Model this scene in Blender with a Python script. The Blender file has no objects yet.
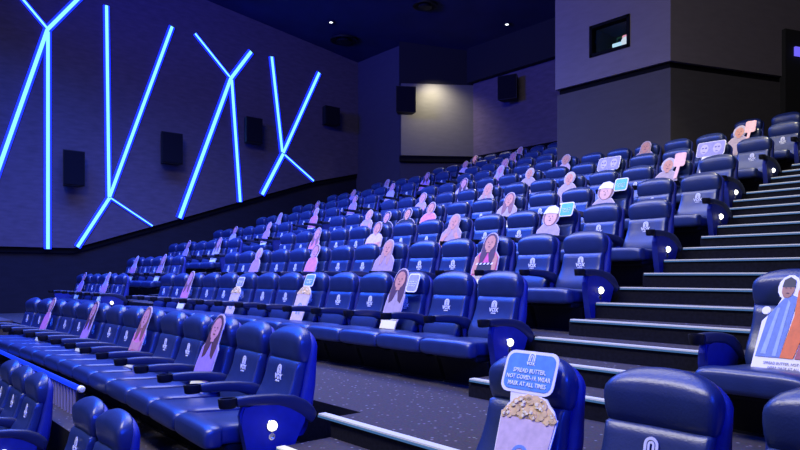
import bpy, bmesh, math, random
from mathutils import Vector, Matrix
random.seed(7)
SC = bpy.context.scene
COL = SC.collection
PI = math.pi

# ------------------------------------------------------------------ materials
def new_mat(name):
    m = bpy.data.materials.new(name); m.use_nodes = True
    nt = m.node_tree
    return m, nt, nt.nodes['Principled BSDF']

def mat(name, color, rough=0.5, metal=0.0, noise=None, bump=None, spec=None, sheen=0.0, coat=0.0):
    """noise=(scale, amount): colour mottling; bump=(scale, strength)"""
    m, nt, b = new_mat(name)
    b.inputs['Base Color'].default_value = (*color, 1)
    b.inputs['Roughness'].default_value = rough
    b.inputs['Metallic'].default_value = metal
    if spec is not None: b.inputs['Specular IOR Level'].default_value = spec
    if sheen: b.inputs['Sheen Weight'].default_value = sheen
    if coat: b.inputs['Coat Weight'].default_value = coat
    if noise or bump:
        tc = nt.nodes.new('ShaderNodeTexCoord')
    if noise:
        n = nt.nodes.new('ShaderNodeTexNoise'); n.inputs['Scale'].default_value = noise[0]; n.inputs['Detail'].default_value = 4
        nt.links.new(tc.outputs['Object'], n.inputs['Vector'])
        r = nt.nodes.new('ShaderNodeValToRGB')
        a = noise[1]
        r.color_ramp.elements[0].position = .3; r.color_ramp.elements[1].position = .7
        r.color_ramp.elements[0].color = tuple(max(0, c*(1-a)) for c in color) + (1,)
        r.color_ramp.elements[1].color = tuple(min(1, c*(1+a)) for c in color) + (1,)
        nt.links.new(n.outputs['Fac'], r.inputs['Fac'])
        nt.links.new(r.outputs['Color'], b.inputs['Base Color'])
    if bump:
        n2 = nt.nodes.new('ShaderNodeTexNoise'); n2.inputs['Scale'].default_value = bump[0]; n2.inputs['Detail'].default_value = 3
        nt.links.new(tc.outputs['Object'], n2.inputs['Vector'])
        bp = nt.nodes.new('ShaderNodeBump'); bp.inputs['Strength'].default_value = bump[1]; bp.inputs['Distance'].default_value = .01
        nt.links.new(n2.outputs['Fac'], bp.inputs['Height'])
        nt.links.new(bp.outputs['Normal'], b.inputs['Normal'])
    return m

def emit(name, color, strength, base=(0, 0, 0)):
    m, nt, b = new_mat(name)
    b.inputs['Base Color'].default_value = (*base, 1)
    b.inputs['Emission Color'].default_value = (*color, 1)
    b.inputs['Emission Strength'].default_value = strength
    return m

def carpet_mat():
    m, nt, b = new_mat('speckled_carpet')
    tc = nt.nodes.new('ShaderNodeTexCoord')
    v = nt.nodes.new('ShaderNodeTexVoronoi'); v.inputs['Scale'].default_value = 17
    nt.links.new(tc.outputs['Object'], v.inputs['Vector'])
    r = nt.nodes.new('ShaderNodeValToRGB')
    r.color_ramp.elements[0].position = .10; r.color_ramp.elements[0].color = (.30, .28, .32, 1)
    r.color_ramp.elements[1].position = .20; r.color_ramp.elements[1].color = (.090, .078, .088, 1)
    nt.links.new(v.outputs['Distance'], r.inputs['Fac'])
    n = nt.nodes.new('ShaderNodeTexNoise'); n.inputs['Scale'].default_value = 60
    nt.links.new(tc.outputs['Object'], n.inputs['Vector'])
    mx = nt.nodes.new('ShaderNodeMix'); mx.data_type = 'RGBA'; mx.blend_type = 'MULTIPLY'; mx.inputs[0].default_value = .7
    nt.links.new(r.outputs['Color'], mx.inputs[6]); nt.links.new(n.outputs['Color'], mx.inputs[7])
    nt.links.new(mx.outputs[2], b.inputs['Base Color'])
    b.inputs['Roughness'].default_value = .95
    b.inputs['Specular IOR Level'].default_value = .1
    return m

def fabric_wall(name, color, line=.12):
    m, nt, b = new_mat(name)
    tc = nt.nodes.new('ShaderNodeTexCoord')
    mp = nt.nodes.new('ShaderNodeMapping'); mp.inputs['Scale'].default_value = (1.5, 1.5, 6)
    nt.links.new(tc.outputs['Object'], mp.inputs['Vector'])
    n = nt.nodes.new('ShaderNodeTexNoise'); n.inputs['Scale'].default_value = 2.2; n.inputs['Detail'].default_value = 5
    nt.links.new(mp.outputs['Vector'], n.inputs['Vector'])
    r = nt.nodes.new('ShaderNodeValToRGB')
    r.color_ramp.elements[0].position = .3; r.color_ramp.elements[1].position = .75
    r.color_ramp.elements[0].color = tuple(c*(1-line) for c in color) + (1,)
    r.color_ramp.elements[1].color = tuple(c*(1+line) for c in color) + (1,)
    nt.links.new(n.outputs['Fac'], r.inputs['Fac']); nt.links.new(r.outputs['Color'], b.inputs['Base Color'])
    b.inputs['Roughness'].default_value = .92; b.inputs['Specular IOR Level'].default_value = .15
    return m

M = {}
M['leather'] = mat('navy_leather', (.016, .031, .118), .33, noise=(9, .10), bump=(90, .12), spec=.6)
M['leather_seat'] = mat('navy_leather_cushion', (.016, .031, .118), .33, noise=(9, .10), bump=(90, .12), spec=.6)
M['velour'] = mat('royal_blue_cover', (.014, .026, .22), .5, noise=(14, .12), spec=.35)
M['arm'] = mat('navy_arm_pad', (.014, .02, .06), .40, spec=.45)
M['black'] = mat('black_plastic', (.007, .007, .010), .6, spec=.25)
M['dark_metal'] = mat('dark_painted_metal', (.02, .02, .028), .5, .3)
M['speaker_cloth'] = mat('speaker_cloth', (.006, .006, .012), .95, spec=.1)
M['letter'] = mat('white_lettering', (.92, .92, .95), .6)
M['white_print'] = mat('white_print', (.80, .80, .88), .5)
M['chrome'] = mat('brushed_chrome', (.7, .7, .74), .25, .9)
M['carpet'] = carpet_mat()
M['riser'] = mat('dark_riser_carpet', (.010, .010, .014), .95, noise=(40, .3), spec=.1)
M['wall_left'] = fabric_wall('acoustic_wall_fabric', (.10, .080, .115), .16)
M['wainscot'] = fabric_wall('dark_wainscot_fabric', (.016, .015, .024))
M['wall_back'] = fabric_wall('back_wall_fabric', (.13, .125, .12), .06)
M['booth_upper'] = fabric_wall('booth_upper_fabric', (.15, .128, .165), .06)
M['booth_lower'] = fabric_wall('booth_lower_fabric', (.062, .056, .068), .06)
M['black_wall'] = mat('black_wall_paint', (.004, .004, .008), .9)
M['ceiling'] = mat('midnight_ceiling_paint', (.010, .011, .045), .9, noise=(1.2, .25))
M['trim'] = mat('black_trim', (.003, .003, .006), .9, spec=.1)
M['card'] = mat('white_cardboard', (.86, .82, .84), .6)
M['cream'] = mat('cream_cardboard', (.95, .88, .52), .6)
M['led_core'] = emit('led_cyan_core', (.25, .85, 1.0), 1.5)
M['led_halo'] = emit('led_blue_halo', (.005, .02, 1.0), 3.2)  # blue halo round the LED lines, built as an emissive band
M['led_rail'] = emit('led_blue_rail', (.005, .04, 1.0), 1.2)
M['led_step'] = emit('led_step_line', (.10, .28, .70), .5)
M['nosing'] = emit('lit_step_nosing', (.58, .58, .58), .42, (.4, .4, .42))
M['nosing_warm'] = emit('warm_lit_nosing', (.95, .88, .55), .7, (.4, .4, .38))  # warm light of the aisle lamp put into this nosing as emission
M['lamp_warm'] = emit('warm_aisle_lamp', (1, .95, .82), 4)
M['lamp_white'] = emit('white_aisle_lamp', (.85, .9, 1), 5)
M['screen_on'] = emit('projector_glow', (.9, .75, 1), 1.4)

# ------------------------------------------------------------------ mesh helpers
def link(o, parent=None):
    COL.objects.link(o)
    if parent is not None: o.parent = parent
    return o

def finish(bm, name, m, parent=None, smooth=False, loc=(0, 0, 0), kind=None):
    bmesh.ops.recalc_face_normals(bm, faces=bm.faces)
    me = bpy.data.meshes.new(name)
    bm.to_mesh(me); bm.free()
    for mm in (m if isinstance(m, (list, tuple)) else [m]): me.materials.append(mm)
    if smooth:
        for p in me.polygons: p.use_smooth = True
        try: me.set_sharp_from_angle(angle=math.radians(50))
        except Exception: pass
    o = bpy.data.objects.new(name, me); o.location = loc
    if kind: o['kind'] = kind
    return link(o, parent)

def box(bm, x0, x1, y0, y1, z0, z1, mi=0):
    v = [bm.verts.new(p) for p in ((x0,y0,z0),(x1,y0,z0),(x1,y1,z0),(x0,y1,z0),(x0,y0,z1),(x1,y0,z1),(x1,y1,z1),(x0,y1,z1))]
    fs = []
    for q in ((3,2,1,0),(4,5,6,7),(0,1,5,4),(1,2,6,5),(2,3,7,6),(3,0,4,7)):
        f = bm.faces.new([v[i] for i in q]); f.material_index = mi; fs.append(f)
    return fs

def rbox(bm, x0, x1, y0, y1, z0, z1, r=.01, seg=2):
    t = bmesh.new(); box(t, x0, x1, y0, y1, z0, z1)
    bmesh.ops.bevel(t, geom=t.edges[:] , offset=r, segments=seg, profile=.5, affect='EDGES')
    merge(bm, t)

def merge(bm, t, mtx=None):
    if mtx is not None: t.transform(mtx)
    me = bpy.data.meshes.new('tmp'); t.to_mesh(me); t.free()
    bm.from_mesh(me); bpy.data.meshes.remove(me)

def loft(bm, rings, cap=True, closed=True):
    vs = [[bm.verts.new(p) for p in r] for r in rings]
    n = len(vs[0])
    for a, b in zip(vs, vs[1:]):
        for i in range(n if closed else n-1):
            bm.faces.new((a[i], a[(i+1) % n], b[(i+1) % n], b[i]))
    if cap:
        bm.faces.new(list(reversed(vs[0]))); bm.faces.new(vs[-1])

def sup(n, hx, hy, e):
    out = []
    for i in range(n):
        a = 2*PI*i/n + PI/n
        c, s = math.cos(a), math.sin(a)
        out.append((hx*math.copysign(abs(c)**(2/e), c), hy*math.copysign(abs(s)**(2/e), s)))
    return out

def prism(bm, pts, axis, lo, hi, mi=0):
    """pts: 2D outline; axis 'x' -> (y,z), 'y' -> (x,z), 'z' -> (x,y)"""
    def P(p, t):
        return {'x': (t, p[0], p[1]), 'y': (p[0], t, p[1]), 'z': (p[0], p[1], t)}[axis]
    a = [bm.verts.new(P(p, lo)) for p in pts]; b = [bm.verts.new(P(p, hi)) for p in pts]
    n = len(pts)
    fs = [bm.faces.new(a), bm.faces.new(list(reversed(b)))]
    for i in range(n): fs.append(bm.faces.new((a[i], b[i], b[(i+1) % n], a[(i+1) % n])))
    for f in fs: f.material_index = mi

def lathe(bm, prof, n=16, mtx=None):
    t = bmesh.new()
    rings = [[(r*math.cos(2*PI*i/n), r*math.sin(2*PI*i/n), z) for i in range(n)] for r, z in prof]
    loft(t, rings)
    merge(bm, t, mtx)

def tube(bm, pts, r, n=8):
    rings = []
    for i, p in enumerate(pts):
        p = Vector(p)
        d = (Vector(pts[min(i+1, len(pts)-1)]) - Vector(pts[max(i-1, 0)])).normalized()
        up = Vector((0, 0, 1)) if abs(d.z) < .9 else Vector((1, 0, 0))
        a = d.cross(up).normalized(); b = d.cross(a).normalized()
        rings.append([p + a*r*math.cos(2*PI*k/n) + b*r*math.sin(2*PI*k/n) for k in range(n)])
    loft(bm, rings)

def thing(name, label, cat, loc=(0, 0, 0), rz=0, group=None):
    o = bpy.data.objects.new(name, None); o.empty_display_size = .1
    o.location = loc; o.rotation_euler = (0, 0, rz)
    o['label'] = label; o['category'] = cat
    if group: o['group'] = group
    return link(o)

def tag(o, label, cat, group=None):
    o['label'] = label; o['category'] = cat
    if group: o['group'] = group
    return o

def struct(name, bm, m):
    return finish(bm, name, m, kind='structure')

def text_mesh(txt, size, bold=0.0):
    cu = bpy.data.curves.new('t', 'FONT'); cu.body = txt; cu.size = size
    cu.align_x = 'CENTER'; cu.align_y = 'CENTER'; cu.extrude = .001; cu.offset = bold; cu.resolution_u = 2
    o = bpy.data.objects.new('t', cu); COL.objects.link(o)
    dg = bpy.context.evaluated_depsgraph_get(); dg.update()
    me = bpy.data.meshes.new_from_object(o.evaluated_get(dg))
    bpy.data.objects.remove(o); bpy.data.curves.remove(cu)
    me.materials.clear()
    return me

def add_text(bm, txt, size, x, y, z=0.0, bold=0.0, sx=1.0):
    me = text_mesh(txt, size, bold)
    t = bmesh.new(); t.from_mesh(me); bpy.data.meshes.remove(me)
    merge(bm, t, Matrix.Translation((x, y, z)) @ Matrix.Diagonal((sx, 1, 1, 1)))

# ------------------------------------------------------------------ layout (camera eye is the origin)
PITCH, RISE, SEAT_H, S = 1.203, .411, .978, .6
def RY(k): return 4.571 + PITCH*k              # row k = 0 is the first row above the walkway
def RZ(k): return .037 + RISE*k - SEAT_H       # its floor level
AY, AZ = 2.593, -.356 - SEAT_H                 # the row in front of the walkway
ZY, ZZ = 1.40, -.875 - SEAT_H                  # the lowest row
XR = {0: -3.96, 1: -3.89, 2: -3.87, 3: -3.86, 4: -4.20, 5: -4.19, 6: -4.20, 7: -4.20, 8: -4.2, 9: -4.2}
XL = {0: -14.31, 1: -14.31, 2: -14.03, 3: -13.85, 4: -13.60, 5: -13.59, 6: -13.5, 7: -13.4}
WL, WR = -18.9, 2.9
def ceil_z(y): return 9.24 - .125*y

# ------------------------------------------------------------------ seat prototype meshes (facing -Y, origin on its floor)
def interp(tab, z):
    for (a, va), (b, vb) in zip(tab, tab[1:]):
        if z <= b: return va + (vb-va)*(z-a)/(b-a)
    return tab[-1][1]
YF = [(.30, -.20), (.38, -.175), (.45, -.14), (.55, -.108), (.67, -.078), (.76, -.062), (.99, -.03)]

def m_cushion():
    bm = bmesh.new(); R = []
    for y, hx, zc, hz, e in ((-.752, .26, .335, .03, 5), (-.748, .288, .335, .050, 6), (-.735, .295, .337, .064, 6), (-.70, .298, .340, .072, 7),
                             (-.655, .298, .342, .072, 7), (-.638, .285, .342, .069, 6), (-.625, .255, .342, .068, 6), (-.56, .252, .340, .066, 6),
                             (-.40, .252, .332, .064, 6), (-.25, .252, .328, .062, 6), (-.17, .245, .328, .055, 5), (-.155, .22, .328, .04, 4)):
        R.append([(x, y, zc+z + (.006*math.cos(x/.3*PI/2) if z > 0 else 0)) for x, z in sup(28, hx, hz, e)])
    loft(bm, R)
    return bm
def m_shell():
    bm = bmesh.new(); R = []
    for z, hx, yb, dep in ((.26, .225, -.02, .10), (.30, .24, .0, .12), (.45, .252, .035, .13), (.60, .258, .05, .105), (.76, .256, .055, .085),
                      (.86, .258, .058, .075), (.895, .250, .055, .07), (.920, .238, .052, .066), (.942, .215, .045, .058), (.958, .18, .038, .045), (.968, .13, .03, .03), (.972, .08, .02, .02)):
        yf = min(interp(YF, z)+.035, yb-.03)
        cy, hy = (yb+yf)/2, (yb-yf)/2
        R.append([(x, cy+y, z - .40*x*x*min(1, max(0, (z-.84)/.08))) for x, y in sup(28, hx, hy, 4)])
    loft(bm, R)
    return bm
def m_backpad():
    bm = bmesh.new(); R = []
    for z, hx, d in ((.375, .20, .03), (.385, .222, .05), (.43, .232, .062), (.50, .236, .055), (.56, .232, .045), (.64, .226, .04), (.70, .224, .04), (.745, .226, .036), (.758, .215, .022), (.762, .19, .01)):
        yf = interp(YF, z)
        R.append([(x, yf+.05 - d + .0 + (y if y > 0 else y*(1.0)) + .35*abs(x)**2*(-1 if y < 0 else 0), z) for x, y in sup(28, hx, d, 5)])
    loft(bm, R)
    return bm
def m_headrest():
    bm = bmesh.new(); R = []
    for z, hx, d in ((.735, .19, .02), (.740, .218, .040), (.760, .232, .056), (.80, .240, .064), (.84, .243, .066), (.88, .242, .064), (.915, .236, .058), (.942, .222, .048), (.962, .196, .036), (.975, .155, .024), (.982, .10, .012), (.984, .05, .005)):
        yc = -.012 - (z-.74)*.06 + (.10*max(0, z-.93)/.05)*.35
        R.append([(x, yc + y - (.5*x*x if y < 0 else .0), z - .42*x*x*min(1, max(0, (z-.86)/.08))) for x, y in sup(32, hx, d, 3.4)])
    loft(bm, R)
    return bm
def m_arm(w=.036):
    bm = bmesh.new(); R = []
    for y, zt, h in ((-.575, .585, .020), (-.57, .59, .03), (-.50, .592, .034), (-.40, .590, .036), (-.30, .582, .038), (-.20, .560, .042), (-.12, .52, .046), (-.07, .475, .044), (-.045, .44, .035), (-.04, .42, .015)):
        R.append([(x, y + (z*.6 if y > -.25 else 0), zt-h+z) for x, z in sup(16, w, h, 3.5)])
    loft(bm, R)
    return bm
def m_cup():
    bm = bmesh.new(); n = 18
    prof = [(.034, -.055), (.040, -.05), (.045, 0), (.045, .006), (.036, .006), (.034, -.038), (.0005, -.04)]
    rings = [[(r*math.cos(2*PI*i/n)*.95, r*math.sin(2*PI*i/n)*1.35, z) for i in range(n)] for r, z in prof]
    loft(bm, rings)
    return bm
def m_armsupport():
    bm = bmesh.new()
    prism(bm, [(-.20, .52), (-.19, .42), (-.17, .24), (-.08, .24), (-.07, .42), (-.12, .48)], 'x', -.018, .018)
    return bm
def m_panel():
    bm = bmesh.new()
    pts = [(-.535, .53), (-.555, .47), (-.545, .40), (-.52, .28), (-.49, .12), (-.475, 0), (-.265, 0), (-.245, .12), (-.20, .25), (-.12, .36), (-.085, .44), (-.12, .50), (-.20, .535), (-.35, .56)]
    prism(bm, pts, 'x', -.030, .030)
    bmesh.ops.bevel(bm, geom=[e for e in bm.edges if abs(e.verts[0].co.x-e.verts[1].co.x) < 1e-6], offset=.012, segments=2, affect='EDGES')
    return bm
def m_base():
    bm = bmesh.new()
    rbox(bm, -.24, .24, -.60, -.14, .225, .275, .015, 1)
    prism(bm, [(-.44, .012), (-.12, .012), (-.10, .23), (-.52, .23)], 'x', -.275, .275)  # closed black block stands in for the shade under the cushion
    box(bm, -.285, .285, -.46, -.08, 0, .014)
    return bm
def arch(bm, x0, z0, w, h, t, plane_y, depth=.0016):
    """nested upside-down U outline in the XZ plane"""
    n = 10; out = []; inn = []
    r = w/2
    out.append((x0-r, z0)); 
    for i in range(n+1):
        a = PI - PI*i/n; out.append((x0+r*math.cos(a), z0+h-r+r*math.sin(a)))
    out.append((x0+r, z0))
    ri = r-t
    inn.append((x0+ri, z0))
    for i in range(n+1):
        a = PI*i/n; inn.append((x0+ri*math.cos(a), z0+h-r+ri*math.sin(a)))
    inn.append((x0-ri, z0))
    prism_quads(bm, out, list(reversed(inn)), plane_y, depth)
def prism_quads(bm, a, b, y, d):
    va = [bm.verts.new((p[0], y, p[1])) for p in a]; vb = [bm.verts.new((p[0], y, p[1])) for p in b]
    vc = [bm.verts.new((p[0], y-d, p[1])) for p in a]; vd = [bm.verts.new((p[0], y-d, p[1])) for p in b]
    for i in range(len(a)-1):
        bm.faces.new((va[i], va[i+1], vb[i+1], vb[i])); bm.faces.new((vc[i], vd[i], vd[i+1], vc[i+1]))
        bm.faces.new((va[i], vc[i], vc[i+1], va[i+1])); bm.faces.new((vb[i], vb[i+1], vd[i+1], vd[i]))
    for j in (0, len(a)-1): bm.faces.new((va[j], vb[j], vd[j], vc[j]))
def m_emblem():
    bm = bmesh.new()
    arch(bm, 0, .658, .062, .062, .012, 0)
    arch(bm, 0, .658, .030, .046, .010, 0)
    me = text_mesh('VOX', .048, .0016); t = bmesh.new(); t.from_mesh(me); bpy.data.meshes.remove(me)
    merge(bm, t, Matrix.Translation((0, 0, .635)) @ Matrix.Rotation(PI/2, 4, 'X'))
    me = text_mesh('CINEMAS', .014, .0004); t = bmesh.new(); t.from_mesh(me); bpy.data.meshes.remove(me)
    merge(bm, t, Matrix.Translation((0, 0, .607)) @ Matrix.Rotation(PI/2, 4, 'X'))
    # follow the slope of the pad
    for v in bm.verts:
        dy = v.co.y
        v.co.y = interp(YF, v.co.z) - .036 - .004 + dy
    return bm
PROTO = {}
def proto(key, bm, m, smooth=True):
    o = finish(bm, key, m, smooth=smooth)
    PROTO[key] = o.data; COL.objects.unlink(o); bpy.data.objects.remove(o)
proto('cushion', m_cushion(), M['leather_seat']); proto('back_shell', m_shell(), M['velour'])
proto('backrest', m_backpad(), M['leather']); proto('headrest', m_headrest(), M['leather'])
proto('armrest', m_arm(), M['arm']); proto('cup_holder', m_cup(), M['black'])
proto('arm_support', m_armsupport(), M['velour'], False); proto('side_panel', m_panel(), M['velour'], False)
proto('base', m_base(), M['black'], False); proto('emblem', m_emblem(), M['white_print'], False)
b_ = bmesh.new(); lathe(b_, [(.001, .034), (.016, .031), (.030, .018), (.035, 0), (.035, -.004)], 14); proto('lens', b_, M['lamp_warm'])
b_ = bmesh.new(); lathe(b_, [(.040, 0), (.040, .006), (.033, .012), (.033, .0)], 16)
lathe(b_, [(.022, 0), (.022, .008), (.014, .008), (.014, 0)], 14, Matrix.Translation((0, -.068, 0)))
box(b_, -.006, .006, -.048, -.036, 0, .006); proto('lamp_bezel', b_, M['chrome'])

def part(key, parent, loc=(0, 0, 0), rot=(0, 0, 0), label=None):
    o = bpy.data.objects.new(key, PROTO[key]); o.location = loc; o.rotation_euler = rot
    if label: o['label'] = label
    return link(o, parent)

def build_seat(left=False, right=True, rend=False, lend=False, lamp=True):
    t = thing('cinema_seat', '-', 'seat')
    part('base', t); part('cushion', t); part('back_shell', t)
    bp = part('backrest', t); part('emblem', bp, label='white printed arch emblem')
    part('headrest', t)
    sides = ([1] if right else []) + ([-1] if left else [])
    for s in sides:
        end = (rend and s == 1) or (lend and s == -1)
        x = s*(.338 if end else .30)
        a = part('armrest', t, (x, 0, 0))
        part('cup_holder', a, (0, -.625, .582), label='black cup holder')
        if end:
            pn = part('side_panel', t, (x, 0, 0))
            if lamp and s == 1:
                l = part('lamp_bezel', pn, (s*.0305, -.35, .392), (PI/2, 0, PI/2), 'round chrome aisle light bezel')
                part('lens', pn, (s*.036, -.35, .392), (PI/2, 0, PI/2), 'glowing aisle light lens')
        else:
            part('arm_support', a)
    return t
def copy_tree(o, parent=None):
    c = o.copy(); COL.objects.link(c); c.parent = parent
    for ch in list(o.children): copy_tree(ch, c)
    return c
SEATS = {'mid': build_seat(), 'rend': build_seat(rend=True), 'lend': build_seat(left=True, lend=True),
         'rlend': build_seat(left=True, lend=True), 'solo_r': build_seat(rend=True), 'lopen': build_seat(left=True)}
USED = set()
def put_seat(kind, x, y, z, label, group, rz=0):
    src = SEATS[kind]
    if kind in USED: o = copy_tree(src)
    else: o = src; USED.add(kind)
    o.location = (x, y, z); o.rotation_euler = (0, 0, rz)
    o['label'] = label; o['category'] = 'seat'; o['group'] = group
    return o

ORD = ['end', 'second', 'third', 'fourth', 'fifth', 'sixth', 'seventh', 'eighth', 'ninth', 'tenth', 'eleventh', 'twelfth', 'thirteenth', 'fourteenth']
ROWN = ['first', 'second', 'third', 'fourth', 'fifth', 'sixth', 'seventh', 'eighth', 'ninth', 'topmost']
def main_label(n, row):
    nn = 'at the stair aisle' if n == 0 else ORD[n] + ' from the stair aisle'
    return f'blue cinema seat {nn}, in the {row}'
def left_label(n, row):
    nn = 'at the aisle end' if n == 0 else ORD[n] + ' from the aisle'
    return f'blue cinema seat {nn} in the left wall block, {row}'
def above(k): return ROWN[k] + ' row above walkway'
def awayY(x): return -.0098*(x+7.72)**2

# ------------------------------------------------------------------ cardboard cutouts
CARD_L = .74
def tint(name, c, rough=.6): 
    k = 'print_' + name
    if k not in M: M[k] = mat(k, c, rough, noise=(25, .12))
    return M[k]
def ell(cx, cz, rx, rz, n=14):
    return [(cx+rx*math.cos(2*PI*i/n), cz+rz*math.sin(2*PI*i/n)) for i in range(n)]
def slab(name, polys, m, parent, y=0.0, t=.004):
    bm = bmesh.new()
    for i, p in enumerate(polys): prism(bm, p, 'y', y-t-.0004*i, y)
    return finish(bm, name, m, parent)
def grow(p, d):
    cx = sum(q[0] for q in p)/len(p); cz = sum(q[1] for q in p)/len(p); out = []
    for q in p:
        v = Vector((q[0]-cx, q[1]-cz)); l = v.length or 1
        out.append((cx+v.x*(l+d)/l, cz+v.y*(l+d)/l))
    return out

def cutout_frame(x, y, z, label, name='cardboard_cutout', cat='cutout', group='cardboard audience cutouts', lean=None, dx=0, foot=(-.33, .40), top=(-.105, .99)):
    """card foot on the cushion, leaning on the headrest"""
    ang = math.atan2(top[0]-foot[0], top[1]-foot[1])   # lean back from vertical
    t = thing(name, label, cat, (x+dx, y+foot[0], z+foot[1]), 0, group)
    t.rotation_euler = (-ang, 0, 0)
    return t

HAIRS = {'dark': (.09, .04, .06), 'brown': (.24, .11, .10), 'blonde': (.46, .26, .20), 'black': (.02, .02, .03), 'grey': (.45, .42, .45)}
def person_card(x, y, z, label, hair='brown', skin=(.70, .42, .38), shirt=(.62, .40, .60), long_hair=True, h=.645, w=.34, kind=0, dx=.03, hs=1.12):
    t = cutout_frame(x, y, z, label, dx=dx)
    rh = .085*hs
    hz = h - rh*1.25
    head = ell(0, hz, rh*.78, rh)
    hairp = ell(0, hz+.012, rh*1.02, rh*1.15)
    sh = w/2
    body = [(-sh*.95, .09), (sh*.95, .09), (sh, .22), (sh*.93, hz-.17), (sh*.62, hz-.11), (.035, hz-.075), (-.035, hz-.075), (-sh*.62, hz-.11), (-sh*.93, hz-.17), (-sh, .22)]
    locks = [(-rh*1.02, hz), (-rh*1.15, hz-.16), (-rh*.95, hz-.25), (-rh*.45, hz-.22), (0, hz-.10), (rh*.45, hz-.22), (rh*.95, hz-.25), (rh*1.15, hz-.16), (rh*1.02, hz)]
    sil = [grow(body, .014), grow(hairp, .014)] + ([grow(locks, .012)] if long_hair else [])
    slab('card_backing', sil + [[(-sh*.95, .0), (sh*.95, .0), (sh*.95, .12), (-sh*.95, .12)]], tint('card_edge', (.56, .46, .52)), t, .006, .006)
    slab('print_body', [body], tint('shirt_%d_%d_%d' % tuple(int(c*99) for c in shirt), shirt), t, -.002, .002)
    hp = [hairp] + ([locks] if long_hair else [])
    slab('print_hair', hp, tint('hair_'+hair, HAIRS[hair]), t, -.004, .002)
    fc = slab('print_face', [head, [(-.028, hz-.11), (.028, hz-.11), (.028, hz-.06), (-.028, hz-.06)]], tint('skin_%d_%d' % (int(skin[0]*99), int(skin[1]*99)), skin), t, -.0065, .002)
    slab('print_features', [ell(-.026, hz+.012, .010, .006, 6), ell(.026, hz+.012, .010, .006, 6), ell(0, hz-.045, .020, .006, 6), ell(0, hz-.016, .008, .005, 5)], tint('features', (.16, .06, .07)), fc, -.0095, .001)
    if kind == 1:   # arms raised in front of the chest
        for s in (-1, 1):
            slab('print_arm', [[(s*sh*.95, .13), (s*sh*.98, .25), (s*sh*.55, .36), (s*sh*.35, .33), (s*sh*.62, .22), (s*sh*.5, .13)]], tint('skin_%d_%d' % (int(skin[0]*99), int(skin[1]*99)), skin), t, -.007, .002)
    if kind == 2:   # folded arms
        slab('print_arm', [[(-sh*.9, .20), (sh*.9, .17), (sh*.9, .24), (-sh*.9, .28)], [(-sh*.9, .16), (sh*.85, .23), (sh*.9, .29), (-sh*.8, .22)]], tint('skin_%d_%d' % (int(skin[0]*99), int(skin[1]*99)), skin), t, -.007, .002)
    slab('print_strip', [[(-sh*.9, .005), (sh*.9, .005), (sh*.9, .14), (-sh*.9, .14)]], M['cream'], t, -.002, .002)
    return t

def bubble(w, h, r=.03, x0=0, z0=0, tail=None):
    pts = []
    for cx, cz, a0 in ((w/2-r, h/2-r, 0), (-w/2+r, h/2-r, 90), (-w/2+r, -h/2+r, 180), (w/2-r, -h/2+r, 270)):
        for i in range(5):
            a = math.radians(a0+90*i/4); pts.append((x0+cx+r*math.cos(a), z0+cz+r*math.sin(a)))
        if tail and a0 == 180: pts += [(x0+tail[0], z0-h/2), (x0+tail[1], z0-h/2-tail[3]), (x0+tail[2], z0-h/2)]
    return pts

def sign_part(t, x0, z0, w, h, col, txt=True, big=False):
    sg = slab('sign_board', [bubble(w, h, .03 if not big else .045, x0, z0)], M['card'], t, .002, .004)
    slab('sign_print', [bubble(w-.03, h-.03, .022 if not big else .036, x0, z0)], tint('sign_%d_%d_%d' % tuple(int(c*99) for c in col), col), sg, -.003, .001)
    bm = bmesh.new()
    if big:
        lines = ['SPREAD BUTTER,', 'NOT COVID-19. WEAR', 'MASK AT ALL TIMES']
        for i, l in enumerate(lines):
            tt = bmesh.new(); add_text(tt, l, .0285, 0, 0, 0, .0004, .88)
            merge(bm, tt, Matrix.Translation((x0+.002, -.006, z0+.004-.032*i)) @ Matrix.Rotation(PI/2, 4, 'X'))
        arch(bm, x0, z0+.052, .040, .042, .007, -.005)
        arch(bm, x0, z0+.052, .018, .030, .005, -.005)
        tt = bmesh.new(); add_text(tt, 'VOX', .022, 0, 0, 0, .0006)
        merge(bm, tt, Matrix.Translation((x0, -.006, z0+.040)) @ Matrix.Rotation(PI/2, 4, 'X'))
    else:
        for i in range(3):
            tt = bmesh.new(); add_text(tt, ['SPREAD BUTTER', 'NOT COVID-19', 'WEAR MASK'][i], .019, 0, 0, 0, .0, .9)
            merge(bm, tt, Matrix.Translation((x0, -.006, z0+.008-.022*i)) @ Matrix.Rotation(PI/2, 4, 'X'))
    finish(bm, 'sign_lettering', M['letter'], sg)
    return sg

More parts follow.
